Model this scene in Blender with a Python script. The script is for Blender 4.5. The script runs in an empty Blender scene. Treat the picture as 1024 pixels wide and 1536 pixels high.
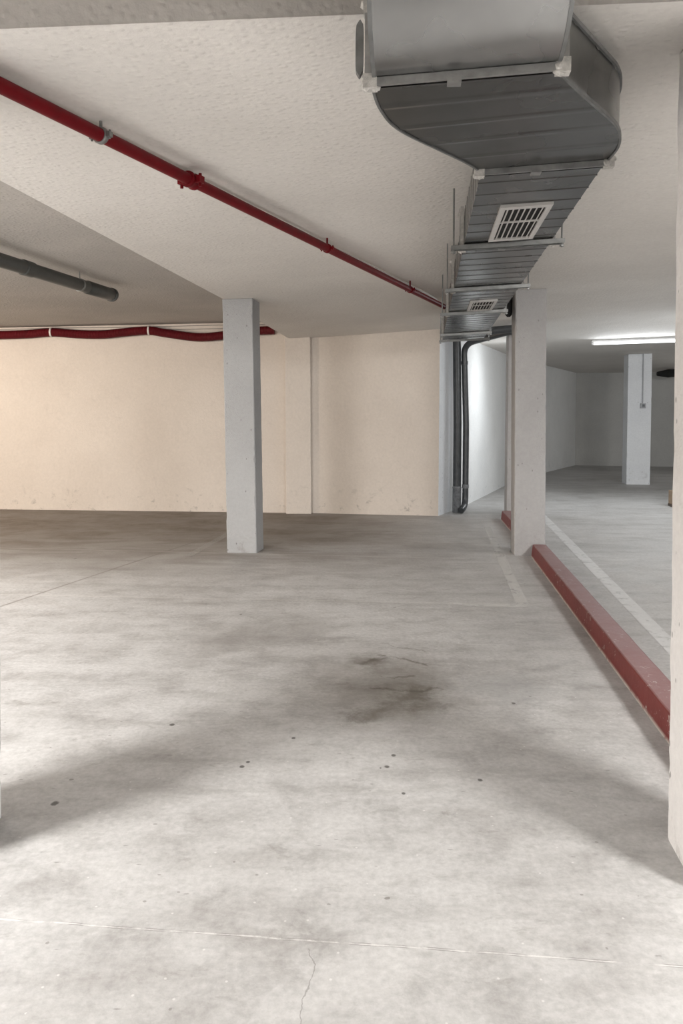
import bpy, bmesh, math, random
from mathutils import Vector, Matrix, noise as mnoise
random.seed(7)
C = bpy.context.scene.collection
V = Vector
H = 1.35                                     # eye height

# ------------------------------------------------------------------ helpers
def interp(y, ys, vs):
    if y <= ys[0]: return vs[0]
    for i in range(len(ys) - 1):
        if y <= ys[i + 1]:
            t = (y - ys[i]) / (ys[i + 1] - ys[i])
            return vs[i] + t * (vs[i + 1] - vs[i])
    return vs[-1]

CY = [0, 2.5, 7.5, 10.45, 12, 15, 21]
CA = [2.43, 2.43, 2.475, 2.385, 2.40, 2.40, 2.43]
CB = [.03, .03, .033, .058, .028, .023, .003]
def ceil_z(x, y):                             # the poured slab is not quite level
    return interp(y, CY, CA) + interp(y, CY, CB) * x

def obj(name, bm, mat, parent=None, smooth=False, doubles=False):
    me = bpy.data.meshes.new(name)
    if doubles: bmesh.ops.remove_doubles(bm, verts=bm.verts, dist=1e-5)
    bmesh.ops.recalc_face_normals(bm, faces=bm.faces)
    bm.to_mesh(me); bm.free()
    if mat: me.materials.append(mat)
    if smooth:
        me.polygons.foreach_set('use_smooth', [True] * len(me.polygons))
        try: me.set_sharp_from_angle(angle=math.radians(40))
        except Exception: pass
    o = bpy.data.objects.new(name, me); C.objects.link(o)
    if parent:
        o.parent = parent
        o.matrix_parent_inverse = Matrix.Translation(-V(parent.location))
    return o

def thing(name, label, cat, loc=(0, 0, 0), group=None):
    o = bpy.data.objects.new(name, None); C.objects.link(o)
    o.location = loc; o.empty_display_size = .1
    o['label'] = label; o['category'] = cat; o['kind'] = 'thing'
    if group: o['group'] = group
    return o

def tag(o, label, cat, group=None):
    o['label'] = label; o['category'] = cat; o['kind'] = 'thing'
    if group: o['group'] = group
    return o

def struct(name, bm, mat, **k):
    o = obj(name, bm, mat, **k); o['kind'] = 'structure'; return o

def quad(bm, a, b, c, d):
    vs = [bm.verts.new(p) for p in (a, b, c, d)]
    return bm.faces.new(vs)

def hexa(bm, p):                              # 8 points: bottom ring 0-3, top ring 4-7
    v = [bm.verts.new(q) for q in p]
    for f in ((3, 2, 1, 0), (4, 5, 6, 7), (0, 1, 5, 4), (1, 2, 6, 5), (2, 3, 7, 6), (3, 0, 4, 7)):
        bm.faces.new([v[i] for i in f])

def box(bm, c, size, rz=0):
    c = V(c); s = V(size) / 2; R = Matrix.Rotation(rz, 3, 'Z')
    pts = []
    for z in (-s.z, s.z):
        for x, y in ((-s.x, -s.y), (s.x, -s.y), (s.x, s.y), (-s.x, s.y)):
            pts.append(c + R @ V((x, y, z)))
    hexa(bm, pts)

def tube(bm, pts, r, n=16, cap=True):         # r: number or list; frames by parallel transport
    pts = [V(p) for p in pts]
    rs = r if isinstance(r, (list, tuple)) else [r] * len(pts)
    rings = []; up = None
    for i, p in enumerate(pts):
        if i == 0: d = pts[1] - p
        elif i == len(pts) - 1: d = p - pts[i - 1]
        else:
            d = (pts[i + 1] - p).normalized() + (p - pts[i - 1]).normalized()
        if d.length < 1e-9: d = V((0, 0, 1))
        d.normalize()
        if up is None:
            up = V((0, 0, 1)) if abs(d.z) < .9 else V((1, 0, 0))
        up = (up - d * up.dot(d)).normalized()
        sd = d.cross(up)
        rings.append([bm.verts.new(p + (up * math.cos(a) + sd * math.sin(a)) * rs[i])
                      for a in (2 * math.pi * k / n for k in range(n))])
    for A, B in zip(rings, rings[1:]):
        for k in range(n):
            bm.faces.new((A[k], A[(k + 1) % n], B[(k + 1) % n], B[k]))
    if cap:
        bm.faces.new(rings[0]); bm.faces.new(list(reversed(rings[-1])))

def loft(bm, rings, closed=True, cap=True):
    R = [[bm.verts.new(p) for p in ring] for ring in rings]
    n = len(R[0])
    for A, B in zip(R, R[1:]):
        for k in range(n if closed else n - 1):
            bm.faces.new((A[k], A[(k + 1) % n], B[(k + 1) % n], B[k]))
    if cap:
        bm.faces.new(R[0]); bm.faces.new(list(reversed(R[-1])))

def arc(p0, c, p1, n=8):                      # quadratic bend from p0 to p1 round corner c
    p0, c, p1 = V(p0), V(c), V(p1)
    return [(1 - t) ** 2 * p0 + 2 * t * (1 - t) * c + t * t * p1 for t in (i / n for i in range(n + 1))]

def bm_(): return bmesh.new()

# ------------------------------------------------------------------ materials
class NT:
    def __init__(s, name):
        s.m = bpy.data.materials.new(name); s.m.use_nodes = True
        s.t = s.m.node_tree; s.t.nodes.clear()
        s.out = s.t.nodes.new('ShaderNodeOutputMaterial')
        s.b = s.t.nodes.new('ShaderNodeBsdfPrincipled')
        s.t.links.new(s.b.outputs[0], s.out.inputs[0])
        s.geo = s.t.nodes.new('ShaderNodeNewGeometry')
        s.pos = s.geo.outputs['Position']
    def n(s, typ, ins=None, **props):
        nd = s.t.nodes.new(typ)
        for k, v in props.items(): setattr(nd, k, v)
        for k, v in (ins or {}).items():
            sock = nd.inputs[k]
            if hasattr(v, 'is_linked'): s.t.links.new(v, sock)
            else: sock.default_value = v
        return nd
    def math(s, op, a, b=0.0, c=0.0, clamp=False):
        nd = s.n('ShaderNodeMath', {0: a, 1: b, 2: c}, operation=op); nd.use_clamp = clamp
        return nd.outputs[0]
    def vscale(s, sc, src=None, off=(0, 0, 0)):
        return s.n('ShaderNodeMapping', {0: src or s.pos, 1: off, 3: sc}).outputs[0]
    def noise(s, scale, detail=4, rough=.55, vec=None, dist=0.0):
        return s.n('ShaderNodeTexNoise', {'Vector': vec or s.pos, 'Scale': scale, 'Detail': detail, 'Roughness': rough, 'Distortion': dist}).outputs[0]
    def voro(s, scale, vec=None, feature='F1', out='Distance'):
        return s.n('ShaderNodeTexVoronoi', {'Vector': vec or s.pos, 'Scale': scale}, feature=feature).outputs[out]
    def ramp(s, fac, stops):
        nd = s.n('ShaderNodeValToRGB', {0: fac}); cr = nd.color_ramp
        while len(cr.elements) < len(stops): cr.elements.new(.5)
        for e, (p, c) in zip(cr.elements, stops):
            e.position = p; e.color = (*c, 1) if len(c) == 3 else c
        return nd.outputs[0]
    def step(s, x, lo, hi, a=0.0, b=1.0):     # smooth map range
        return s.n('ShaderNodeMapRange', {0: x, 1: lo, 2: hi, 3: a, 4: b}, interpolation_type='SMOOTHSTEP').outputs[0]
    def mix(s, fac, a, b, mode='MIX'):
        nd = s.n('ShaderNodeMix', data_type='RGBA', blend_type=mode)
        for k, v in ((0, fac), (6, a), (7, b)):
            if hasattr(v, 'is_linked'): s.t.links.new(v, nd.inputs[k])
            else: nd.inputs[k].default_value = v if k == 0 else ((*v, 1) if len(v) == 3 else v)
        return nd.outputs[2]
    def xyz(s, src=None):
        return s.n('ShaderNodeSeparateXYZ', {0: src or s.pos}).outputs
    def bump(s, h, strength=.3, dist=.01, prev=None):
        ins = {'Strength': strength, 'Distance': dist, 'Height': h}
        if prev is not None: ins['Normal'] = prev
        return s.n('ShaderNodeBump', ins).outputs[0]
    def fin(s, color, rough=.6, normal=None, metallic=0.0, spec=.5):
        for k, v in (('Base Color', color), ('Roughness', rough), ('Metallic', metallic), ('Specular IOR Level', spec), ('Normal', normal)):
            if v is None: continue
            if hasattr(v, 'is_linked'): s.t.links.new(v, s.b.inputs[k])
            elif k == 'Base Color': s.b.inputs[k].default_value = (*v, 1)
            else: s.b.inputs[k].default_value = v
        return s.m

def simple(name, col, rough=.5, metallic=0.0, var=.12, scale=12, spec=.5, bump=0.0):
    t = NT(name)
    f = t.noise(scale, 5)
    lo = tuple(c * (1 - var) for c in col); hi = tuple(min(1, c * (1 + var)) for c in col)
    nrm = t.bump(t.noise(scale * 8, 4), bump, .004) if bump else None
    return t.fin(t.ramp(f, [(.3, lo), (.7, hi)]), rough, nrm, metallic, spec)

def plaster(name, lo, hi, stipple=.35, sscale=55, dirt=.0, pits=0.0, rough=.85, dirtcol=(.25, .23, .21)):
    t = NT(name)
    f = t.noise(.9, 6, .6)
    col = t.ramp(f, [(.32, lo), (.68, hi)])
    fine = t.noise(35, 4, .6)
    col = t.mix(1.0, col, t.ramp(fine, [(.3, (.95, .95, .95)), (.7, (1.03, 1.03, 1.03))]), 'MULTIPLY')
    if dirt:
        z = t.xyz()[2]
        low = t.step(z, .02, .45, 1.0, 0.0)
        d = t.math('MULTIPLY', t.step(t.noise(7, 6, .7, dist=.6), .56, .72), dirt)
        d = t.math('MULTIPLY', d, t.math('ADD', t.math('MULTIPLY', low, .8), .12))
        col = t.mix(d, col, dirtcol)
    if pits:
        cellv = t.n('ShaderNodeTexVoronoi', {'Vector': t.vscale((1, 1, .6)), 'Scale': 22.0})
        keep = t.step(t.xyz(cellv.outputs['Color'])[0], .78, .8)
        hole = t.math('MULTIPLY', t.step(cellv.outputs['Distance'], .1, .16, 1.0, 0.0), keep)
        scuff = t.math('MULTIPLY', t.step(t.noise(26, 8, .75, dist=.5), .66, .72), t.step(t.noise(2.2, 3), .5, .62))
        hole = t.math('MULTIPLY', t.math('ADD', hole, scuff, clamp=True), pits)
        col = t.mix(hole, col, (.16, .155, .15))
    h = t.math('ADD', t.noise(sscale, 3, .6), t.math('MULTIPLY', t.step(t.voro(sscale * .8), .05, .5, 1.0, 0.0), .8))
    nrm = t.bump(h, stipple, .006)
    nrm = t.bump(t.noise(3.0, 4), .25, .03, nrm)
    return t.fin(col, rough, nrm, spec=.25)

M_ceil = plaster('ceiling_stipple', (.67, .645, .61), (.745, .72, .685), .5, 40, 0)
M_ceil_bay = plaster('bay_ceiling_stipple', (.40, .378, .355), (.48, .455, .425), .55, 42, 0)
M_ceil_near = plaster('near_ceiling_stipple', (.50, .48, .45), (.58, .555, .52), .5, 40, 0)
M_step = plaster('shaded_step_stipple', (.42, .40, .375), (.50, .475, .45), .5, 40, 0)  # ceiling stipple with the shade of the step face put into its colour
M_wall_warm = plaster('cream_wall_plaster', (.63, .57, .512), (.685, .625, .565), .18, 60, .8)
M_wall_side = plaster('white_wall_plaster', (.74, .75, .75), (.82, .83, .83), .15, 60, .7, dirtcol=(.42, .47, .5))
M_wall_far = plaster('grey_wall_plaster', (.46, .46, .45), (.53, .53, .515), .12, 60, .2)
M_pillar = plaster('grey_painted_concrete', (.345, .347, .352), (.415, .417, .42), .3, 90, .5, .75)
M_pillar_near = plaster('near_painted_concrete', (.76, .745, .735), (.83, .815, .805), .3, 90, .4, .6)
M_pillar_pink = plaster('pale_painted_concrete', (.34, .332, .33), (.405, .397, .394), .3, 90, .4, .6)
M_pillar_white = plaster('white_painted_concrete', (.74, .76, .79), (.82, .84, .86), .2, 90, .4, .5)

def floor_mat():
    t = NT('worn_concrete_floor')
    X, Y, Z = t.xyz()
    big = t.noise(.6, 6, .66, dist=.2)
    col = t.ramp(big, [(.28, (.36, .35, .338)), (.5, (.46, .454, .447)), (.7, (.52, .516, .51))])
    mott = t.noise(4.2, 8, .76, dist=.25)
    col = t.mix(1.0, col, t.ramp(mott, [(.28, (.70, .69, .68)), (.5, (1, 1, 1)), (.72, (1.1, 1.1, 1.1))]), 'MULTIPLY')
    streak = t.noise(1.0, 8, .65, vec=t.vscale((1.3, 4.2, 1)), dist=.3)
    col = t.mix(1.0, col, t.ramp(streak, [(.3, (.80, .79, .78)), (.5, (1, 1, 1)), (.7, (1.07, 1.07, 1.07))]), 'MULTIPLY')
    bl = t.noise(1.5, 5, .7, vec=t.vscale((1, 1.7, 1), off=(11, 5, 0)))
    col = t.mix(t.step(bl,   .54, .72, 0, .28), col, (.25, .235, .22))
    sc_ = t.noise(6.5, 7, .74, vec=t.vscale((1, 2.0, 1), off=(3, 9, 0)), dist=.3)
    col = t.mix(t.math('MULTIPLY', t.step(sc_, .56, .66), t.step(bl, .40, .62, .12, .42)), col, (.235, .222, .205))
    col = t.mix(t.math('MULTIPLY', t.step(sc_, .44, .34), t.step(bl, .60, .40, .0, .35)), col, (.60, .595, .585))
    fine = t.noise(45, 4, .7)
    col = t.mix(1.0, col, t.ramp(fine, [(.3, (.84, .84, .84)), (.7, (1.09, 1.09, 1.09))]), 'MULTIPLY')
    # brown dirt patches at the back, over an even darker brown fade
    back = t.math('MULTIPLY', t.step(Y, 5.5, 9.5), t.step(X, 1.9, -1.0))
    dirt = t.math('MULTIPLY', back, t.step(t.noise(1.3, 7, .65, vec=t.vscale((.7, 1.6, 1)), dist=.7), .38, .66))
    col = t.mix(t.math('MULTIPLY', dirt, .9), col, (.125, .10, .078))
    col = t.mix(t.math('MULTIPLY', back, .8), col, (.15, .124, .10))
    # scattered small drips
    wob = t.n('ShaderNodeVectorMath', {0: t.vscale((1, 1.35, 0)), 1: t.n('ShaderNodeVectorMath', {0: t.n('ShaderNodeTexNoise', {'Vector': t.pos, 'Scale': 14.0, 'Detail': 1.0}).outputs[1], 1: (.05, .05, 0)}, operation='MULTIPLY').outputs[0]}, operation='ADD').outputs[0]
    for sc, lim, rad, k in ((2.1, .62, .035, .75), (5.3, .80, .05, .6), (14.0, .82, .09, .45)):
        vv = t.n('ShaderNodeTexVoronoi', {'Vector': wob, 'Scale': sc})
        on = t.step(t.xyz(vv.outputs['Color'])[0], lim, lim + .02)
        sp = t.math('MULTIPLY', t.step(vv.outputs['Distance'], rad * .7, rad, 1.0, 0.0), on)
        col = t.mix(t.math('MULTIPLY', sp, k), col, (.115, .10, .085))
    cache = {}
    def spot(x, y, rx, ry, amt, c, wob=.0, ws=9.0, soft=.5):
        nonlocal col
        if ws not in cache: cache[ws] = t.math('SUBTRACT', t.noise(ws, 4, .65), .5)
        nx = cache[ws]
        dx = t.math('DIVIDE', t.math('SUBTRACT', X, x), rx); dy = t.math('DIVIDE', t.math('SUBTRACT', Y, y), ry)
        d = t.math('SQRT', t.math('ADD', t.math('MULTIPLY', dx, dx), t.math('MULTIPLY', dy, dy)))
        if wob: d = t.math('ADD', d, t.math('MULTIPLY', nx, wob))
        msk = t.math('MULTIPLY', t.step(d, soft, 1.0, 1.0, 0.0), amt)
        col = t.mix(msk, col, c)
        return msk
    # elongated scuffs and pale chips
    sv = t.n('ShaderNodeTexVoronoi', {'Vector': t.n('ShaderNodeMapping', {0: t.pos, 2: (0, 0, .5), 3: (1, 3.2, 0)}).outputs[0], 'Scale': 9.0})
    sm = t.math('MULTIPLY', t.step(t.math('ADD', sv.outputs['Distance'], t.math('MULTIPLY', fine, .12)), .09, .17, 1.0, 0.0), t.step(t.xyz(sv.outputs['Color'])[1], .66, .7))
    col = t.mix(t.math('MULTIPLY', sm, .55), col, (.17, .16, .15))
    pv = t.n('ShaderNodeTexVoronoi', {'Vector': t.pos, 'Scale': 21.0})
    pm = t.math('MULTIPLY', t.step(pv.outputs['Distance'], .05, .10, 1.0, 0.0), t.step(t.xyz(pv.outputs['Color'])[2], .955, .96))
    col = t.mix(t.math('MULTIPLY', pm, .35), col, (.82, .81, .79))
    # oil stain where a car used to stand
    br = (.12, .105, .085)
    spot(.27, 3.85, .50, .70, .45, (.235, .215, .19), 2.2, 3.5, .1)
    spot(.14, 4.25, .14, .16, .5, br, 1.8, 7.0, .1)
    spot(.80, 3.85, .50, .30, .4, (.22, .22, .215), 2.2, 4.0, .1)
    spot(-.6, 4.6, .55, .5, .4, (.21, .195, .18), 2.2, 3.0, .1)
    spot(-.25, 5.0, .4, .4, .35, (.21, .195, .18), 2.2, 4.0, .1)
    wx = t.math('ADD', X, t.math('MULTIPLY', t.math('SUBTRACT', t.noise(9, 3, .6), .5), .10))
    wy_ = t.math('ADD', Y, t.math('MULTIPLY', t.math('SUBTRACT', t.noise(8, 3, .6, vec=t.vscale((1, 1, 1), off=(7, 3, 0))), .5), .12))
    def smear(P, w, amt, c):
        nonlocal col
        best = None
        for (ax, ay), (bx_, by) in zip(P, P[1:]):
            dx, dy = bx_ - ax, by - ay; L2 = dx * dx + dy * dy
            px = t.math('SUBTRACT', wx, ax); py = t.math('SUBTRACT', wy_, ay)
            h_ = t.math('DIVIDE', t.math('ADD', t.math('MULTIPLY', px, dx), t.math('MULTIPLY', py, dy)), L2, clamp=True)
            ex = t.math('SUBTRACT', px, t.math('MULTIPLY', h_, dx)); ey = t.math('SUBTRACT', py, t.math('MULTIPLY', h_, dy))
            d = t.math('SQRT', t.math('ADD', t.math('MULTIPLY', ex, ex), t.math('MULTIPLY', ey, ey)))
            best = d if best is None else t.math('MINIMUM', best, d)
        d = t.math('ADD', best, t.math('MULTIPLY', t.math('SUBTRACT', mott, .42), w * 3.2))
        col = t.mix(t.math('MULTIPLY', t.step(d, 0.0, w, 1.0, 0.0), amt), col, c)
    smear([(.10, 3.44), (.23, 3.60), (.36, 3.77)], .17, .75, (.15, .135, .115))
    smear([(.40, 3.62), (.52, 3.60)], .12, .45, (.15, .135, .115))
    smear([(.12, 4.22), (.25, 4.316)], .07, .85, (.085, .073, .055))
    smear([(.222, 4.352), (.348, 4.294), (.457, 4.181)], .026, .7, (.10, .085, .065))
    smear([(.212, 4.006), (.271, 3.966), (.384, 4.009)], .026, .6, (.11, .095, .075))
    smear([(.15, 3.819), (.309, 3.793), (.407, 3.804), (.459, 3.833), (.503, 3.814)], .030, .75, (.08, .07, .055))
    smear([(.20, 3.80), (.42, 3.84)], .20, .45, (.17, .155, .13))
    smear([(.20, 4.05), (.40, 4.08)], .16, .35, (.19, .172, .148))
    smear([(.252, 4.569), (.49, 4.418)], .014, .5, (.14, .13, .11))
    for x, y, r in ((.18, 2.966, .013), (.155, 2.955, .006), (.212, 3.066, .012), (.518, 2.86, .012), (-.983, 2.671, .016), (-.373, 2.96, .012), (-.355, 3.0, .010), (-.726, 3.361, .014), (-.193, 3.227, .010), (.81, 3.632, .012), (.227, 2.755, .009)):
        spot(x, y, r, r * 1.2, .85, (.07, .065, .06), .8, 60.0, .5)
    # saw-cut joint across the floor, pale chipped edges
    dl = t.math('ABSOLUTE', t.math('SUBTRACT', t.math('ADD', Y, t.math('MULTIPLY', X, .0957)), t.math('ADD', 1.9645, t.math('MULTIPLY', t.math('SUBTRACT', t.noise(6, 4), .5), .012))))
    pale = t.math('MULTIPLY', t.step(dl, .0015, .0045, 1.0, 0.0), t.step(t.noise(14, 5, .7), .40, .60))
    col = t.mix(t.math('MULTIPLY', pale, .6), col, (.74, .73, .71))
    dk = t.math('MULTIPLY', t.step(t.math('ABSOLUTE', t.math('SUBTRACT', dl, .0035)), .0, .003, 1.0, 0.0), t.step(t.noise(13, 4), .40, .6))
    col = t.mix(t.math('MULTIPLY', dk, .75), col, (.2, .19, .18))
    # joint running away towards the back wall
    dm = t.math('ABSOLUTE', t.math('SUBTRACT', t.math('SUBTRACT', X, -2.236), t.math('MULTIPLY', t.math('SUBTRACT', Y, 5.812), .2985)))
    col = t.mix(t.math('MULTIPLY', t.step(dm, .006, .016, 1.0, 0.0), t.math('MULTIPLY', t.step(Y, 4.6, 5.2), .55)), col, (.17, .15, .13))
    # faint cross joints
    for yy, sl in ((7.42, -.10), (5.62, -.06)):
        dn = t.math('ABSOLUTE', t.math('SUBTRACT', Y, t.math('ADD', yy, t.math('MULTIPLY', X, sl))))
        col = t.mix(t.math('MULTIPLY', t.step(dn, .006, .018, 1.0, 0.0), t.math('MULTIPLY', t.step(X, 1.5, 1.3), .22)), col, (.62, .6, .57))
    # hairline crack
    wv = t.math('MULTIPLY', t.math('SUBTRACT', t.noise(5, 5, .6), .5), .10)
    dc = t.math('ABSOLUTE', t.math('SUBTRACT', X, t.math('ADD', -.068, wv)))
    ck = t.math('MULTIPLY', t.step(dc, .0008, .0026, 1.0, 0.0), t.math('MULTIPLY', t.step(Y, 1.95, 1.93), .6))
    col = t.mix(ck, col, (.2, .19, .18))
    nrm = t.bump(t.noise(40, 3, .7), .15, .005)
    rough = t.step(mott, .3, .7, .48, .72)
    return t.fin(col, rough, nrm, spec=.35)
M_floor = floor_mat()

def metal_mat(name, lo, hi):
    t = NT(name)
    f = t.noise(4, 4, .6)
    col = t.ramp(f, [(.3, lo), (.7, hi)])
    rough = t.step(t.noise(2.5, 3, .6), .25, .75, .22, .32)
    return t.fin(col, rough, None, 1.0)
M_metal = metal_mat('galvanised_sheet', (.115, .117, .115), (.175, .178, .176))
M_metal_elbow = metal_mat('lit_galvanised_sheet', (.30, .303, .30), (.40, .405, .405))  # duct sheet with a raised base colour, standing in for light on the elbow
M_metal_dk = simple('dull_galvanised_edge', (.22, .225, .225), .5, .8, .2, 20)
M_metal_lt = simple('bright_galvanised_steel', (.33, .33, .325), .4, .8, .2, 25)
M_seal = simple('pale_sealant', (.50, .485, .46), .8, 0, .25, 60, bump=.5)
M_grille = simple('white_powder_coat', (.50, .49, .475), .5, 0, .06, 20)
M_black = simple('matt_black', (.012, .012, .012), .9, 0, .2, 20)
M_redpipe = simple('red_pipe_enamel', (.145, .002, .006), .5, 0, .15, 18, .18, .05)
M_redhose = simple('red_corrugated_plastic', (.10, .004, .008), .5, 0, .15, 18, .25)
M_conduit = simple('white_plastic', (.66, .64, .61), .55, 0, .08, 18)
M_cable = simple('grey_cable', (.30, .28, .26), .6, 0, .1, 18)
M_grey_pvc = simple('dark_grey_plastic', (.055, .058, .055), .42, 0, .15, 14)
M_dark_pvc = simple('charcoal_plastic', (.050, .055, .060), .35, 0, .2, 14)
M_collar = simple('weathered_collar', (.17, .18, .19), .6, 0, .35, 30)
M_zinc = simple('zinc_steel', (.26, .265, .26), .45, .8, .15, 20)
M_card = simple('brown_cardboard', (.36, .27, .19), .85, 0, .12, 25)
M_tape = simple('dark_packing_tape', (.10, .07, .05), .5, 0, .1, 25)
M_switch = simple('pale_switch_plastic', (.40, .41, .43), .5, 0, .05, 25)
M_fixture = simple('white_lamp_housing', (.75, .75, .74), .5, 0, .05, 25)

def kerb_mat():
    t = NT('red_kerb_paint')
    f = t.noise(4, 6, .65); z = t.xyz()[2]
    col = t.ramp(f, [(.3, (.135, .018, .016)), (.7, (.185, .030, .027))])
    N_ = t.xyz(t.geo.outputs['Normal'])
    top = t.step(N_[2], .5, .9)
    dust = t.math('MULTIPLY', top, t.step(t.noise(9, 6, .7), .2, .75, .50, .85))
    col = t.mix(dust, col, (.25, .155, .152))
    chip = t.math('MULTIPLY', t.step(t.noise(24, 6, .75, dist=.4), .60, .64), t.step(t.noise(3, 3), .42, .58))
    col = t.mix(chip, col, (.42, .36, .33))
    chip2 = t.math('MULTIPLY', t.step(z, .0, .022, 1.0, 0.0), t.step(t.noise(12, 5, .7), .3, .5))
    col = t.mix(chip2, col, (.46, .42, .38))
    return t.fin(col, .5, t.bump(t.noise(30, 5), .25, .006), spec=.4)
M_kerb = kerb_mat()

def line_mat(name, c, amount):
    t = NT(name)
    m = t.math('MULTIPLY', t.step(t.noise(8, 5, .75, dist=.5), .12, .50), amount)
    t.fin(t.ramp(t.noise(20, 5), [(.3, tuple(k * .9 for k in c)), (.7, c)]), .55)
    tr = t.n('ShaderNodeBsdfTransparent')
    mx = t.n('ShaderNodeMixShader', {0: m, 1: tr.outputs[0], 2: t.b.outputs[0]})
    t.t.links.new(mx.outputs[0], t.out.inputs[0])
    return t.m
M_line = line_mat('worn_white_paint', (.74, .74, .735), .8)
M_line_ghost = line_mat('almost_gone_paint', (.60, .585, .56), .28)
M_line_faint = line_mat('faded_white_paint', (.72, .71, .69), .6)

def emit_mat(name, col, strength):
    t = NT(name)
    e = t.n('ShaderNodeEmission', {0: (*col, 1), 1: strength})
    t.t.links.new(e.outputs[0], t.out.inputs[0]); return t.m
M_tube = emit_mat('lit_fluorescent_tube', (.93, .97, 1.0), 4.2)

# ------------------------------------------------------------------ room shell
XL, XR, YB, YF = -8.0, 13.0, -5.0, 22.0
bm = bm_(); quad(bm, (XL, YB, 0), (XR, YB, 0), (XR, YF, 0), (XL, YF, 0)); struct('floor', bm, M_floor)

def slab_x(y): return interp(y, [0, 3.6, 7.533, 10.32, 11.5, 22], [-2.0, -1.552, -1.15, -.745, -.56, 1.0])
def step_y(x): return 2.171 - .03 * x
bm = bm_(); NX, NY = 44, 60; g = []
for j in range(NY + 1):
    row = []
    for i in range(NX + 1):
        t = j / NY; y0 = 2.3 + t * (YF - 2.3)
        x = slab_x(y0) + (XR - slab_x(y0)) * (i / NX)
        y = step_y(x) + t * (YF - step_y(x))
        row.append(bm.verts.new((x, y, ceil_z(x, y))))
    g.append(row)
for j in range(NY):
    for i in range(NX): bm.faces.new((g[j][i], g[j][i + 1], g[j + 1][i + 1], g[j + 1][i]))
edge = [v.co.copy() for v in g[0]]
for j in range(NY):                           # face of the slab towards the warm bay
    a, b = g[j][0], g[j + 1][0]
    bm.faces.new((a, b, bm.verts.new(b.co + V((0, 0, .35))), bm.verts.new(a.co + V((0, 0, .35)))))
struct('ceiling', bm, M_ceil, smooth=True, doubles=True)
bm = bm_()                                    # face of the step towards the entrance
for a, b in zip(edge, edge[1:]): quad(bm, a + V((0, .001, 0)), b + V((0, .001, 0)), b + V((0, .001, .3)), a + V((0, .001, .3)))
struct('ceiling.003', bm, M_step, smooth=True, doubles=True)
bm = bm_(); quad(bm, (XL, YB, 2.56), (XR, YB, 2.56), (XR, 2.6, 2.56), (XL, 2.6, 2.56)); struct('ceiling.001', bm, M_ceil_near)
def bay_z(x): return 2.592 + .02 * x
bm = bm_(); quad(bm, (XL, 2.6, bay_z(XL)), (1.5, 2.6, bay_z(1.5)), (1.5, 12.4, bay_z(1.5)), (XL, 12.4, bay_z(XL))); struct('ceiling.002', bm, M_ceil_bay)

def wall(name, pts, mat, top=2.8, thick=.2, n=1):
    bm = bm_(); rings = []
    P = [V((*p, 0)) for p in pts]
    off = []
    for i, p in enumerate(P):
        d = (P[min(i + 1, len(P) - 1)] - P[max(i - 1, 0)]).normalized()
        off.append(p + V((-d.y, d.x, 0)) * thick)
    for i in range(len(P)):
        a, b = P[i], off[i]
        rings.append([a, b, b + V((0, 0, top)), a + V((0, 0, top))])
    loft(bm, rings)
    return struct(name, bm, mat)
wall('wall_back', [(-8.0, 11.02), (-4.713, 10.834), (-1.574, 10.667), (-.74, 10.615), (-.38, 10.60), (1.283, 10.36)], M_wall_warm)
wall('wall_return', [(1.284, 10.361), (1.50, 10.83)], M_pillar_white, thick=.2)
wall('wall_side', [(1.50, 10.832), (1.64, 11.12), (1.871, 11.677), (2.45, 13.15), (3.159, 15.0), (3.95, 16.75), (4.801, 18.35), (5.50, 19.62), (6.20, 20.86)], M_wall_side)
wall('wall_far', [(6.19, 20.86), (9.0, 20.46), (13.0, 19.9)], M_wall_far)
wall('wall_left', [(XL, YB), (XL, 11.1)], M_wall_warm)
wall('wall_right', [(XR, 20.2), (XR, YB)], M_wall_side)
wall('wall_entrance', [(XR, YB), (XL, YB)], M_wall_side)

# pier standing out of the back wall
def rough_post(name, corners, top, mat, parent=None, lean=(0, 0), chip=1.3, seed=0):
    """four corners anticlockwise from above; chipped arrises"""
    bm = bm_(); c = [V((x, y, 0)) for x, y in corners]; ctr = sum(c, V()) / 4
    rings = []; nz = 70
    for j in range(nz + 1):
        f = j / nz; ring = []
        for i in range(4):
            p, a, b = c[i], c[i - 1], c[(i + 1) % 4]
            zt = top(p.x, p.y) - .004; z = f * zt
            nn = mnoise.noise(V((seed * 7.3 + i * 3.1, z * 9, 1.7))) + .6 * mnoise.noise(V((seed * 3.3 + i, z * 31, 4.2)))
            e = .006 + chip * .012 * max(0, nn - .15)
            w = chip * .0025 * mnoise.noise(V((seed + i * 5, z * 6, 9)))
            sh = V((lean[0] * f, lean[1] * f, 0))
            for q in (a, b):
                d = (q - p).normalized()
                o = p + d * e + (ctr - p).normalized() * w + sh
                ring.append(V((o.x, o.y, z)))
        rings.append(ring)
    loft(bm, rings)
    return obj(name, bm, mat, parent)
o = rough_post('wall_pier', [(-.74, 10.52), (-.40, 10.53), (-.40, 10.75), (-.74, 10.75)], lambda x, y: 2.39, M_wall_warm, chip=.6, seed=4, lean=(-.025, 0))
o['kind'] = 'structure'

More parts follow.
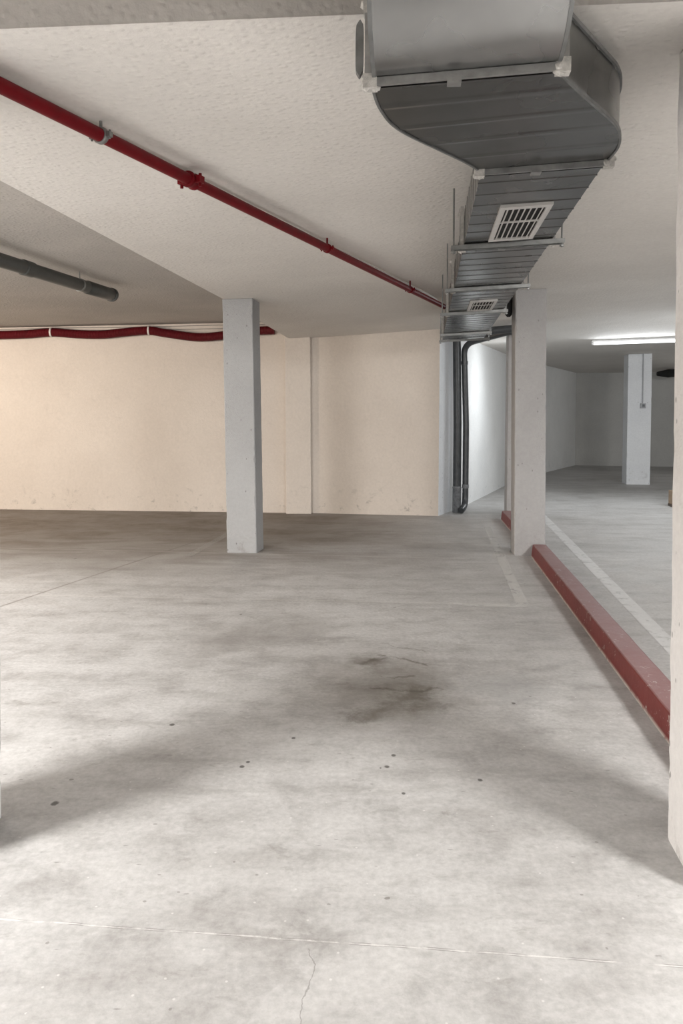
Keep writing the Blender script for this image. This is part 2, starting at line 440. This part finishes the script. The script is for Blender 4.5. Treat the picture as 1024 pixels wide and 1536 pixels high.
# ------------------------------------------------------------------ pillars
def pillar(corners, label, mat, seed, lean=(0, 0), name='concrete_pillar'):
    o = rough_post(name, corners, ceil_z, mat, seed=seed, lean=lean)
    return tag(o, label, 'pillar')
pillar([(-1.100, 7.554), (-.811, 7.537), (-.770, 7.80), (-1.060, 7.82)], 'chipped grey square concrete pillar standing alone in front of the cream back wall', M_pillar, 1, (-.045, 0))
pillar([(1.655, 7.475), (1.947, 7.460), (1.980, 7.77), (1.688, 7.785)], 'grey square pillar standing between the two red kerbs beside the duct', M_pillar_pink, 2, (-.02, 0))
pillar([(2.184, 10.36), (2.484, 10.33), (2.516, 10.63), (2.216, 10.66)], 'pillar almost wholly hidden behind the one between the red kerbs', M_pillar_pink, 3)
pillar([(5.532, 15.24), (5.973, 15.193), (6.01, 15.55), (5.57, 15.59)], 'bluish white pillar with a light switch on it in the far dark bay', M_pillar_white, 5)
pillar([(1.011, 2.17), (1.311, 2.14), (1.347, 2.437), (1.047, 2.469)], 'tall pale pillar at the frame edge hiding the near end of the long kerb', M_pillar_near, 6, (-.012, 0))
pillar([(-1.455, 2.30), (-1.158, 2.28), (-1.125, 2.58), (-1.42, 2.60)], 'thin sliver of a pillar with a broad shadow on the floor at the frame edge', M_pillar_white, 7, (.012, 0))

# ------------------------------------------------------------------ red kerbs
def kerb(pts, w, h, label):
    bm = bm_(); rings = []; n = 40
    p0, p1 = V((*pts[0], 0)), V((*pts[1], 0)); L = (p1 - p0).length
    d = (p1 - p0).normalized(); s = V((d.y, -d.x, 0))
    stations = [0, .004, .012, .025] + [.025 + (L - .05) * k / n for k in range(1, n)] + [L - .025, L - .012, L - .004, L]
    for k, t in enumerate(stations):
        e = min(t, L - t); sc = 1 if e >= .025 else .80 + .2 * math.sqrt(max(0, 1 - (1 - e / .025) ** 2))
        wob = .0015 * mnoise.noise(V((t * 9, w, 2)))
        prof = [(0, 0), (.007, h * .5), (.013, h - .010), (.016, h - .004), (.022, h - .0005), (w * .5, h), (w - .022, h - .0005), (w - .016, h - .004), (w - .013, h - .010), (w - .007, h * .5), (w, 0)]
        rings.append([p0 + d * t + s * (w / 2 + (a - w / 2) * sc + wob) + V((0, 0, b * (.9 + .1 * sc) + (wob if b > 0 else 0))) for a, b in prof])
    loft(bm, rings)
    o = obj('parking_kerb', bm, M_kerb)
    return tag(o, label, 'kerb')
kerb([(1.283, 2.58), (1.8075, 7.452)], .155, .116, 'long dusty red painted concrete kerb running from the near pillar to the middle pillar')
kerb([(1.848, 7.82), (2.045, 10.05)], .165, .116, 'short red kerb end showing beyond the pillar that stands between the kerbs')

# ------------------------------------------------------------------ painted lines
def strip(label, mat, pts):
    bm = bm_(); n = len(pts) // 2
    A, B = pts[:n], pts[n:][::-1]
    va = [bm.verts.new((x, y, .002)) for x, y in A]; vb = [bm.verts.new((x, y, .002)) for x, y in B]
    for k in range(n - 1): bm.faces.new((va[k], va[k + 1], vb[k + 1], vb[k]))
    return tag(obj('painted_line', bm, mat), label, 'floor line')
strip('white painted line along the lane behind the long red kerb', M_line, [(1.74, 3.5), (2.66, 10.75), (2.77, 10.75), (1.85, 3.5)])
strip('faint worn white bay line running back on the open floor before the middle pillar', M_line_faint, [(1.235, 5.455), (1.71, 9.4), (1.79, 9.4), (1.325, 5.455)])
strip('short faint cross line closing the end of the worn bay line', M_line_faint, [(.86, 5.475), (1.234, 5.448), (1.234, 5.525), (.86, 5.552)])
strip('barely visible white bay line running back past the lone grey pillar', M_line_ghost, [(-1.475, 7.35), (-1.22, 9.4), (-1.14, 9.4), (-1.395, 7.35)])

# ------------------------------------------------------------------ ventilation duct
DO = V((.48, 2.78, 2.183)); DA = V((.1058, .9944, 0)); DL = V((.9944, -.1058, 0)); DH = .165
def DW(s): return .415 + .008 * s
def DP(s, w, h): return DO + DA * s + DL * w + V((0, 0, h + .05 * w))
duct = thing('ventilation_duct', 'galvanised sheet metal ventilation duct with an offset bend and two white grilles under the ceiling', 'duct', (.48, 2.78, 2.183))

def rect_ring(s, g=0.0, e=.004):
    W = DW(s)
    return [DP(s, -g, -g), DP(s, W + g, -g), DP(s, W + g, DH + g), DP(s, -g, DH + g)]
JO = [-.06, 1.19, 2.53, 3.79, 5.50, 6.20]     # joints along the straight run
for a, b in zip(JO, JO[1:]):
    bm = bm_(); rings = []
    n = max(2, round((b - a) / .16)); st = [(a + .012, 0)]
    for k in range(1, n):
        c = a + (b - a) * k / n
        st += [(c - .010, 0), (c - .003, .0022), (c + .003, .0022), (c + .010, 0)]
    st.append((b - .012, 0))
    for s, gg in st: rings.append(rect_ring(s, gg))
    loft(bm, rings)
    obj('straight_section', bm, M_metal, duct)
    # rolled edge seams along the four arrises
    for w_, h_ in ((0, 0), (1, 0), (0, DH), (1, DH)):
        pass
bm = bm_()

SL = [(.073, 1.962), (.082, 2.034), (.101, 2.13), (.143, 2.255), (.205, 2.357), (.304, 2.486), (.408, 2.622), (.468, 2.716)]
SR = [(.520, 1.920), (.545, 1.985), (.631, 2.110), (.734, 2.252), (.800, 2.346), (.848, 2.448), (.876, 2.555), (.884, 2.672)]
def resample(P, n):
    P = [V((x, y, 0)) for x, y in P]; d = [0]
    for a, b in zip(P, P[1:]): d.append(d[-1] + (b - a).length)
    out = []
    for k in range(n + 1):
        t = d[-1] * k / n; i = 0
        while i < len(d) - 2 and d[i + 1] < t: i += 1
        f = (t - d[i]) / (d[i + 1] - d[i])
        pm, p0, p1, pp = P[max(i - 1, 0)], P[i], P[i + 1], P[min(i + 2, len(P) - 1)]
        q = .5 * (2 * p0 + (p1 - pm) * f + (2 * pm - 5 * p0 + 4 * p1 - pp) * f * f + (3 * p0 - pm - 3 * p1 + pp) * f ** 3)
        out.append(q)
    return out
NS = 60; A, B = resample(SL, NS), resample(SR, NS)
def zb(x, y):                                 # underside of the offset bend, tilted with the slab
    p = V((x, y, 0)) - V((DO.x, DO.y, 0)); return DO.z + .05 * p.dot(DL)
rings = []
for k in range(NS + 1):
    gg = .0022 if k % 12 == 0 and 0 < k < NS else 0
    a, b = A[k].copy(), B[k].copy()
    a.z, b.z = zb(a.x, a.y) - gg, zb(b.x, b.y) - gg
    rings.append([a, b, b + V((0, 0, DH)), a + V((0, 0, DH))])
bm = bm_(); loft(bm, rings); off = obj('offset_section', bm, M_metal, duct, smooth=True)
for side, P, nm in ((-1, A, 'edge_seam'), (1, B, 'edge_seam')):
    for hh in (-.004, DH):
        bm = bm_(); rings = []
        for k in range(NS + 1):
            d = (P[min(k + 1, NS)] - P[max(k - 1, 0)]).normalized(); sd = V((d.y, -d.x, 0)) * side
            p = P[k].copy(); p.z = zb(p.x, p.y) + hh
            w = .007
            rings.append([p, p + sd * w, p + sd * w + V((0, 0, .012)), p + V((0, 0, .012))])
        loft(bm, rings); obj(nm, bm, M_metal_dk, off)

# elbow turning up through the near ceiling
bm = bm_(); RO = .26; rings = []
e0, e1 = V((.079, 1.948, 0)), V((.512, 1.908, 0)); ed = V((-.1058, -.9944, 0))
for k in range(0, 29):
    th = math.radians(90 * min(k, 24) / 24); ext = .03 * max(0, k - 24)
    ring = []
    for q, r in ((e0, RO), (e1, RO), (e1, RO - DH), (e0, RO - DH)):
        z0 = zb(q.x, q.y)
        ring.append(q + ed * (r * math.sin(th)) + V((0, 0, z0 + RO - r * math.cos(th) + ext)))
    rings.append(ring)
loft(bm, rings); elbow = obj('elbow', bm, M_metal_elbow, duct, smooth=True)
for q, sgn in ((e0, -1), (e1, 1)):
    bm = bm_(); rr = []
    for k in range(25):
        th = math.radians(90 * k / 24); z0 = zb(q.x, q.y)
        c = q + ed * ((RO + .002) * math.sin(th)) + V((0, 0, z0 + RO - (RO + .002) * math.cos(th)))
        i = q + ed * ((RO - .014) * math.sin(th)) + V((0, 0, z0 + RO - (RO - .014) * math.cos(th)))
        sx = V((.008 * sgn, 0, 0)); si = V((-.002 * sgn, 0, 0))
        rr.append([c + si, c + sx, i + sx, i + si])
    loft(bm, rr); obj('edge_seam', bm, M_metal_dk, elbow)

def flange(pa, pb, d, lip=.020):              # pa, pb: lower corners; d: direction along the duct
    l = (pb - pa).normalized(); up = V((0, 0, 1))
    f = None
    for k, o_ in enumerate((-.010, .010)):
        bm = bm_(); c = d * o_; t = d * .0055
        outer = [pa - l * lip - up * lip, pb + l * lip - up * lip, pb + l * lip + up * (DH + lip), pa - l * lip + up * (DH + lip)]
        inner = [pa - up * .001 - l * .001, pb + l * .001 - up * .001, pb + l * .001 + up * (DH + .001), pa - l * .001 + up * (DH + .001)]
        for i in range(4):
            j = (i + 1) % 4
            hexa(bm, [outer[i] + c - t, outer[j] + c - t, outer[j] + c + t, outer[i] + c + t,
                      inner[i] + c - t, inner[j] + c - t, inner[j] + c + t, inner[i] + c + t])
        if f is None: f = obj('flange', bm, M_metal_lt, duct)
        else: obj('flange_lip', bm, M_metal, f)
    for q, sx, sz in ((pa, -1, -1), (pb, 1, -1), (pa, -1, 1), (pb, 1, 1)):
        bm = bm_(); q = q + up * (DH if sz > 0 else 0)
        ctr = q + l * sx * (lip * .35) + up * sz * (lip * .35)
        ang = math.atan2(d.y, d.x) - math.pi / 2
        box(bm, ctr, (.034, .032, .034), ang)
        for _ in range(5):
            cc = ctr + V((random.uniform(-.014, .014), random.uniform(-.01, .01), random.uniform(-.014, .014)))
            bmesh.ops.create_icosphere(bm, subdivisions=1, radius=random.uniform(.010, .016), matrix=Matrix.Translation(cc))
        obj('corner_sealant', bm, M_seal, f, smooth=True)
    bm = bm_(); mid = pa.lerp(pb, .44) - up * (lip + .002)
    box(bm, mid, (.034, .038, .008), math.atan2(l.y, l.x)); obj('flange_clip', bm, M_metal_lt, f)
def fl_at(s): flange(DP(s, 0, 0), DP(s, DW(s), 0), DA)
for s in JO[:-1]: fl_at(s)
pa = V((.073, 1.955, 0)); pb = V((.518, 1.913, 0))
pa.z = zb(pa.x, pa.y); pb.z = zb(pb.x, pb.y)
flange(pa, pb, DA)
bm = bm_(); rr = []
for k in range(13):                           # flat closing strip beside the first joint
    t = k / 12; w = .010 * math.sqrt(max(.02, 1 - (2 * t - 1) ** 6))
    p = V((.040, 1.975, 2.185 + .135 * t)); rr.append([p + V((-w, 0, 0)), p + V((w, -.004, 0)), p + V((w, .02, 0)), p + V((-w, .02, 0))])
loft(bm, rr); obj('side_strip', bm, M_metal_dk, duct)

def grille(s0, s1, w0, w1):
    bm = bm_(); fw = .022; z0, z1 = -.012, .0
    def bar(sa, sb, wa, wb, za=z0, zc=z1):
        hexa(bm, [DP(sa, wa, za), DP(sa, wb, za), DP(sb, wb, za), DP(sb, wa, za), DP(sa, wa, zc), DP(sa, wb, zc), DP(sb, wb, zc), DP(sb, wa, zc)])
    bar(s0, s0 + .04, w0, w1); bar(s1 - .04, s1, w0, w1); bar(s0 + .04, s1 - .04, w0, w0 + fw); bar(s0 + .04, s1 - .04, w1 - fw, w1)
    gr = obj('grille', bm, M_grille, duct)
    bm = bm_(); bar(s0 + .035, s1 - .035, w0 + fw - .002, w1 - fw + .002, -.004, -.001); obj('shade_backing', bm, M_black, gr)  # black plate standing in for the shade inside the duct
    n = 7; a, b = w0 + fw, w1 - fw
    for k in range(n):
        c = a + (b - a) * (k + .5) / n
        bm = bm_()
        for s_ in (0,):
            hexa(bm, [DP(s0 + .04, c - .0045, -.0105), DP(s0 + .04, c - .0015, -.0115), DP(s1 - .04, c - .0015, -.0115), DP(s1 - .04, c - .0045, -.0105),
                      DP(s0 + .04, c + .0015, -.0045), DP(s0 + .04, c + .0045, -.0055), DP(s1 - .04, c + .0045, -.0055), DP(s1 - .04, c + .0015, -.0045)])
        obj('slat', bm, M_grille, gr)
    m = s0 + (s1 - s0) * .42
    bm = bm_(); bar(m - .008, m + .008, a, b, -.0115, -.006); obj('crossbar', bm, M_grille, gr)
grille(.42, 1.05, .110, .318)
grille(3.12, 3.66, .142, .342)

# trapeze hangers carrying the duct
where = ['first past the offset bend, beside the larger grille', 'second past the offset bend, before the smaller grille', 'third past the offset bend, right after the smaller grille', 'fourth past the offset bend', 'last one at the far duct end']
for k, (s, l0, l1) in enumerate(((1.12, .065, .055), (2.46, .060, .055), (3.71, .065, .03), (5.43, .035, .03), (6.13, .035, .06))):
    W = DW(s)
    hg = thing('duct_hanger', 'galvanised rail hanger under the duct, ' + where[k], 'duct hanger', DP(s, 0, -.03))
    bm = bm_()
    def hb(wa, wb, ha, hb_, da, db):
        hexa(bm, [DP(s + da, wa, ha), DP(s + da, wb, ha), DP(s + db, wb, ha), DP(s + db, wa, ha), DP(s + da, wa, hb_), DP(s + da, wb, hb_), DP(s + db, wb, hb_), DP(s + db, wa, hb_)])
    hb(-l0, W + l1, -.009, -.006, -.02, .02); hb(-l0, W + l1, -.028, -.009, -.02, -.017); hb(-l0, W + l1, -.028, -.009, .017, .02)
    obj('rail', bm, M_zinc, hg)
    for w in (-l0 + .012, W + l1 - .012):
        p = DP(s, w, -.045); q = V((p.x, p.y, ceil_z(p.x, p.y) - .004))
        bm = bm_(); tube(bm, [p, q], .0045, 8); rod = obj('threaded_rod', bm, M_zinc, hg, smooth=True)
        bm = bm_(); tube(bm, [DP(s, w, -.042), DP(s, w, -.034)], .011, 6); obj('nut', bm, M_zinc, rod)
    bm = bm_(); p = DP(s, -.0115, -.005); hexa(bm, [p + V(d) for d in ((-.008, -.003, 0), (.008, -.003, 0), (.008, .003, 0), (-.008, .003, 0), (-.008, -.003, .19), (.008, -.003, .19), (.008, .003, .19), (-.008, .003, .19))])
    obj('upright_strap', bm, M_seal, hg)

# ------------------------------------------------------------------ red sprinkler main and conduit under the slab
def pp(t): return V((-1.047, 2.434, 2.345)).lerp(V((1.03, 7.95, 2.425)), t)
PD = (pp(1) - pp(0)).normalized(); PN = V((-PD.y, PD.x, 0)).normalized()
pipe = thing('fire_pipe', 'straight glossy red steel pipe clamped under the ceiling, running diagonally to the duct', 'pipe', pp(.4))
bm = bm_(); tube(bm, [pp(-.35), pp(.2), pp(.6), pp(1.0)], .0245, 24); obj('pipe', bm, M_redpipe, pipe, smooth=True)
def tpos(y): return (y - 2.434) / (7.95 - 2.434)
def clamp(y, mat, r=.031, w=.012, ears=True):
    c = pp(tpos(y)); bm = bm_(); tube(bm, [c - PD * w, c - PD * w * .6, c + PD * w * .6, c + PD * w], [r - .003, r, r, r - .003], 20)
    k = obj('pipe_clamp', bm, mat, pipe, smooth=True)
    zc = ceil_z(c.x, c.y)
    bm = bm_(); tube(bm, [c + V((0, 0, r - .004)), V((c.x, c.y, zc - .004))], .006, 8); obj('stud', bm, mat, k)
    if ears:
        for sg in (-1, 1):
            bm = bm_(); box(bm, c + PN * sg * (r + .006), (.020, .016, .018), math.atan2(PD.y, PD.x)); obj('ear', bm, mat, k)
            bm = bm_(); tube(bm, [c + PN * sg * (r + .008) + V((0, 0, -.016)), c + PN * sg * (r + .008) + V((0, 0, .016))], .004, 8); obj('screw', bm, mat, k)
clamp(2.885, M_zinc); clamp(4.96, M_redpipe, .030, .014); clamp(6.75, M_redpipe, .030, .016)
# grooved coupling with bolts
c = pp(tpos(3.46)); bm = bm_()
tube(bm, [c - PD * .034, c - PD * .031, c - PD * .020, c - PD * .012, c + PD * .012, c + PD * .020, c + PD * .031, c + PD * .034], [.028, .035, .036, .032, .032, .036, .035, .028], 20)
cp = obj('coupling', bm, M_redpipe, pipe, smooth=True)
for sg in (-1, 1):
    bm = bm_(); box(bm, c + PN * sg * .043, (.040, .026, .030), math.atan2(PD.y, PD.x)); obj('lug', bm, M_redpipe, cp)
    bm = bm_(); tube(bm, [c + PN * sg * .046 - V((0, 0, .030)), c + PN * sg * .046 + V((0, 0, .026))], .007, 8); obj('bolt', bm, M_redpipe, cp)
bm = bm_(); pts = []
for k in range(41):
    t = -.012 + .99 * k / 40; p = pp(t) + PN * .052
    pts.append(V((p.x, p.y, ceil_z(p.x, p.y) - .018)))
tube(bm, pts, .011, 10); cd = obj('cable_conduit', bm, M_conduit, smooth=True)
tag(cd, 'thin pale plastic conduit fixed to the ceiling alongside the straight red pipe', 'conduit')

# ------------------------------------------------------------------ sagging red hose on the back wall
hose = thing('corrugated_hose', 'dark red corrugated plastic hose sagging between clips along the top of the cream wall', 'hose', (-2.5, 10.6, 2.42))
kp = [(-5.9, 2.40), (-5.3, 2.385), (-4.6, 2.392), (-4.25, 2.405), (-3.944, 2.428), (-3.604, 2.405), (-3.247, 2.398), (-2.888, 2.432), (-2.602, 2.450), (-2.40, 2.420), (-2.1, 2.378), (-1.88, 2.362), (-1.58, 2.388), (-1.2, 2.44), (-.90, 2.455)]
def hz(x):
    i = 0
    while i < len(kp) - 2 and kp[i + 1][0] < x: i += 1
    (x0, z0), (x1, z1) = kp[i], kp[i + 1]; f = (x - x0) / (x1 - x0)
    zm = kp[max(i - 1, 0)][1]; zp = kp[min(i + 2, len(kp) - 1)][1]
    return .5 * (2 * z0 + (z1 - zm) * f + (2 * zm - 5 * z0 + 4 * z1 - zp) * f * f + (3 * z0 - zm - 3 * z1 + zp) * f ** 3)
def wy(x): return interp(x, [-8, -4.713, -1.574, -.74], [11.02, 10.834, 10.667, 10.615])
pts, rs = [], []; n = 620
for k in range(n + 1):
    x = -5.9 + 5.0 * k / n; pts.append((x, wy(x) - .078, hz(x))); rs.append(.0595 if k % 2 else .0545)
bm = bm_(); tube(bm, pts, rs, 16); obj('hose', bm, M_redhose, hose, smooth=True)
for x in (-5.3, -3.944, -2.602, -1.3):
    bm = bm_(); c = V((x, wy(x) - .078, hz(x))); d = V((1, 0, .02)).normalized()
    tube(bm, [c - d * .012, c - d * .010, c + d * .010, c + d * .012], [.060, .064, .064, .060], 20)
    k = obj('clip', bm, M_conduit, hose, smooth=True)
    bm = bm_(); tube(bm, [c + V((0, .02, .055)), V((c.x + .004, c.y + .055, bay_z(c.x) - .012))], .006, 8); obj('clip_stud', bm, M_conduit, k)
for dz, lab, r in ((.005, 'upper of two thin cables running along the wall top over the red hose', .006), (-.036, 'lower of two thin cables running along the wall top just over the red hose', .006)):
    bm = bm_(); pts = [(x, wy(x) - .007, 2.468 + .0165 * (x + 5.0) + dz + .004 * math.sin(x * 3 + dz * 50)) for x in (-6.5 + .25 * k for k in range(23))]
    tube(bm, pts, .005, 8); tag(obj('wall_cable', bm, M_cable, smooth=True), lab, 'cable')

# ------------------------------------------------------------------ grey capped drain pipe under the bay ceiling
def gp(t): return V((-2.395, 5.80, 2.425)).lerp(V((-2.135, 7.30, 2.435)), t)
dr = thing('drain_pipe', 'dark grey plastic drain pipe with a capped end under the warm bay ceiling', 'pipe', gp(.5))
bm = bm_(); tube(bm, [gp(-1.6), gp(1.0)], .052, 24); obj('pipe', bm, M_grey_pvc, dr, smooth=True)
gd = (gp(1) - gp(0)).normalized()
bm = bm_(); tube(bm, [gp(.70), gp(.705), gp(.99), gp(1.0)], [.053, .058, .058, .053], 24); obj('socket', bm, M_grey_pvc, dr, smooth=True)
bm = bm_(); e = gp(1.0); tube(bm, [e, e + gd * .004, e + gd * .03, e + gd * .034, e + gd * .06, e + gd * .072], [.058, .064, .064, .056, .05, .03], 24); obj('end_cap', bm, M_grey_pvc, dr, smooth=True)
bm = bm_(); tube(bm, [gp(.06), gp(.065), gp(.14), gp(.145)], [.052, .059, .059, .052], 24); obj('joint_collar', bm, M_grey_pvc, dr, smooth=True)
for t in (.62,):
    p = gp(t); bm = bm_(); tube(bm, [p - gd * .012, p + gd * .012], .0555, 20); k = obj('hanger_band', bm, M_zinc, dr, smooth=True)
    bm = bm_(); tube(bm, [p + V((0, 0, .05)), V((p.x, p.y, bay_z(p.x) - .004))], .006, 8); obj('hanger_stud', bm, M_zinc, k)

# ------------------------------------------------------------------ charcoal downpipes at the wall corner
d1 = thing('down_pipe', 'thicker charcoal plastic downpipe standing in the wall corner next to the pale wall end', 'pipe', (1.575, 10.76, 0))
bm = bm_(); tube(bm, [(1.585, 10.76, 0), (1.585, 10.76, 1.2), (1.563, 10.76, 2.46)], .056, 20); obj('pipe', bm, M_dark_pvc, d1, smooth=True)
bm = bm_(); tube(bm, [(1.585, 10.76, .001), (1.585, 10.76, .33), (1.585, 10.76, .335), (1.585, 10.76, .36)], [.060, .060, .064, .058], 20); obj('base_collar', bm, M_collar, d1, smooth=True)
d2 = thing('down_pipe', 'slimmer charcoal downpipe with an elbow at its foot beside the white curved wall', 'pipe', (1.705, 10.78, 0))
path = [(1.62, 10.60, .045), (1.65, 10.65, .06)] + arc((1.668, 10.685, .075), (1.705, 10.78, .10), (1.705, 10.78, .24)) + [(1.705, 10.78, 1.2)] + arc((1.672, 10.78, 2.16), (1.668, 10.78, 2.305), (1.78, 10.66, 2.33)) + [(2.12, 10.12, 2.40), (2.42, 9.98, 2.42)]
bm = bm_(); tube(bm, path, .042, 18); obj('pipe', bm, M_dark_pvc, d2, smooth=True)
for z in (.33, 2.02):
    bm = bm_(); xx = 1.705 if z < 1 else 1.677
    tube(bm, [(xx, 10.78, z), (xx, 10.78, z + .004), (xx, 10.78, z + .05), (xx, 10.78, z + .054)], [.042, .048, .048, .042], 18); obj('collar', bm, M_collar if z < 1 else M_dark_pvc, d2, smooth=True)
hp = thing('overhead_pipe', 'dark horizontal pipe under the ceiling between the duct end and the middle pillar', 'pipe', (1.95, 9.87, 2.40))
bm = bm_(); tube(bm, [(1.66, 9.95, 2.385), (1.95, 9.87, 2.40), (2.28, 9.79, 2.42)], .05, 18); obj('pipe', bm, M_dark_pvc, hp, smooth=True)
bm = bm_(); tube(bm, [(1.84, 9.901, 2.3945), (1.87, 9.893, 2.396)], .054, 18); k = obj('hanger_band', bm, M_zinc, hp, smooth=True)
bm = bm_(); tube(bm, [(1.855, 9.897, 2.44), (1.855, 9.897, ceil_z(1.855, 9.897) - .004)], .006, 8); obj('hanger_stud', bm, M_zinc, k)
bm = bm_(); tube(bm, [(1.70, 7.84, 2.520), (1.70, 7.84, 2.34), (1.70, 7.84, 2.31), (1.70, 7.84, 2.29)], [.036, .036, .032, .015], 18)
# short black sleeve on the flank of the middle pillar
for v in bm.verts: v.co.x -= .092; v.co.y -= .20
sp = obj('pipe_stub', bm, M_black, smooth=True); tag(sp, 'short black pipe stub under the ceiling against the flank of the middle pillar', 'pipe')

# ------------------------------------------------------------------ far bay: lamp, switch, box, pipe
la, lb = V((3.885, 12.30, 2.455)), V((5.36, 12.13, 2.50))
ld = (lb - la).normalized(); ang = math.atan2(ld.y, ld.x)
lamp = thing('fluorescent_lamp', 'lit fluorescent batten lamp on the ceiling of the far bay', 'lamp', la)
bm = bm_(); pts = []
for p in (la, lb):
    zc = ceil_z(p.x, p.y) - .004; n_ = V((-ld.y, ld.x, 0)).normalized()
    pts.append([p + n_ * -.028 + V((0, 0, .022)), p + n_ * .028 + V((0, 0, .022)), V((p.x, p.y, zc)) + n_ * .028, V((p.x, p.y, zc)) + n_ * -.028])
loft(bm, pts); obj('housing', bm, M_fixture, lamp)
bm = bm_(); tube(bm, [la + ld * .03, lb - ld * .03], .021, 14); obj('tube', bm, M_tube, lamp, smooth=True)
for p, s_ in ((la, 1), (lb, -1)):
    bm = bm_(); tube(bm, [p, p + ld * s_ * .032], .024, 14); obj('end_cap', bm, M_fixture, lamp, smooth=True)

sw = thing('light_switch', 'small square grey light switch with its conduit on the bluish white far pillar', 'switch', (5.80, 15.19, 1.53))
bm = bm_(); box(bm, (5.805, 15.176, 1.525), (.095, .045, .095), -.106); pl = obj('switch_box', bm, M_switch, sw)
bm = bm_(); box(bm, (5.803, 15.152, 1.525), (.05, .012, .055), -.106); obj('rocker', bm, M_collar, pl)
bm = bm_(); tube(bm, [(5.800, 15.186, 1.565), (5.800, 15.186, ceil_z(5.8, 15.2) - .004)], .011, 8); obj('conduit', bm, M_switch, sw, smooth=True)

bx = thing('cardboard_box', 'small brown cardboard box on the far bay floor peeping out behind the near pillar', 'box', (4.95, 11.55, 0))
bm = bm_(); box(bm, (5.03, 11.55, .115), (.34, .24, .228), -.12); body = obj('carton', bm, M_card, bx)
bm = bm_(); box(bm, (5.03, 11.55, .020), (.352, .252, .04), -.12); obj('base_band', bm, M_tape, bx)
for q in (-.06, .06):
    bm = bm_(); box(bm, (5.03 + q * .12, 11.55 + q, .2315), (.338, .116, .005), -.12); obj('flap', bm, M_card, bx)

bm = bm_(); tube(bm, [(7.75, 19.4, 2.36), (8.0, 19.36, 2.37), (8.4, 19.3, 2.40), (8.52, 19.28, 2.44)], [.05, .10, .085, .02], 16)
tag(obj('ceiling_pipe', bm, M_black, smooth=True), 'dark pipe piece hanging under the ceiling of the far bay behind the white pillar', 'pipe')

# ------------------------------------------------------------------ light
def area(name, loc, aim, size, power, col, shape='RECTANGLE'):
    L = bpy.data.lights.new(name, 'AREA'); L.shape = shape; L.size, L.size_y = size; L.energy = power; L.color = col
    o = bpy.data.objects.new(name, L); C.objects.link(o); o.location = loc
    o.rotation_euler = (V(aim) - V(loc)).to_track_quat('-Z', 'Y').to_euler()
    return o
area('entrance_fill', (.2, -4.6, 1.35), (.2, 5, 1.6), (7.0, 2.0), 18, (1, .975, .945))  # added fill panel before a closed wall; no daylight enters here
area('ceiling_lamp_west', (-3.5, .7, 2.46), (-4.5, 1.6, 0), (.8, 1.5), 915, (1, .972, .945))
area('ceiling_lamp_east', (3.1, .0, 2.46), (4.5, 1.0, 0), (.8, 1.5), 740, (1, .975, .95))
area('warm_bay_lamp', (-6.6, 7.4, 2.1), (-3.6, 10.8, 1.35), (.6, 1.2), 132, (1, .84, .68))
area('lane_lamp', (5.0, 6.2, 2.42), (5.3, 9.3, 0), (1.4, .3), 58, (.96, .985, 1))
area('lane_wall_fill', (5.4, 9.6, 2.42), (2.3, 13.2, .2), (.5, .3), 24, (.95, .98, 1))  # added wall washer out of view, brightens the curved side wall
area('corner_wall_fill', (3.02, 12.0, 1.75), (1.9, 12.1, 1.2), (.3, 1.3), 9.5, (.95, .98, 1))  # unseen fill added behind the middle pillar to lighten the side wall
area('far_bay_fill', (8.8, 15.4, 1.8), (5.8, 20.5, 1.4), (.4, .8), 16, (1, .99, .97))  # added out of view to lift the dark far wall
area('tube_reflector_light', (4.6, 12.14, 2.40), (4.35, 9.9, .25), (1.4, .06), 26, (.93, .97, 1))
area('bay_lamp', (-3.6, 5.0, 2.40), (-3.2, 5.4, 0), (.4, 1.3), 66, (1, .94, .87))

w = bpy.data.worlds.new('garage_air'); bpy.context.scene.world = w; w.use_nodes = True
w.node_tree.nodes['Background'].inputs[0].default_value = (.9, .92, .95, 1)
w.node_tree.nodes['Background'].inputs[1].default_value = .05

# ------------------------------------------------------------------ camera
f_px = 1180.0; pitch = math.radians(1.9); roll = math.radians(.29)
cam = bpy.data.cameras.new('camera'); co = bpy.data.objects.new('camera', cam); C.objects.link(co)
cam.sensor_fit = 'VERTICAL'; cam.sensor_height = 36; cam.sensor_width = 24; cam.lens = f_px * 36 / 1536
vy = 620 + f_px * math.tan(pitch)
cam.shift_y = -(768 - vy) / 1536
cam.clip_start = .05; cam.clip_end = 100
F = V((0, math.cos(pitch), -math.sin(pitch))); U = V((0, math.sin(pitch), math.cos(pitch))); R = V((1, 0, 0))
R2 = R * math.cos(roll) + U * math.sin(roll); U2 = U * math.cos(roll) - R * math.sin(roll)
co.matrix_world = Matrix(((R2.x, U2.x, -F.x, 0), (R2.y, U2.y, -F.y, 0), (R2.z, U2.z, -F.z, H), (0, 0, 0, 1)))
bpy.context.scene.camera = co

sc = bpy.context.scene
sc.view_settings.view_transform = 'Standard'; sc.view_settings.look = 'None'
sc.view_settings.exposure = 0.09; sc.view_settings.gamma = 1.0
sc.cycles.max_bounces = 7; sc.cycles.diffuse_bounces = 5; sc.cycles.glossy_bounces = 3; sc.cycles.use_denoising = True
sc.cycles.sample_clamp_indirect = 8; sc.cycles.adaptive_threshold = .035
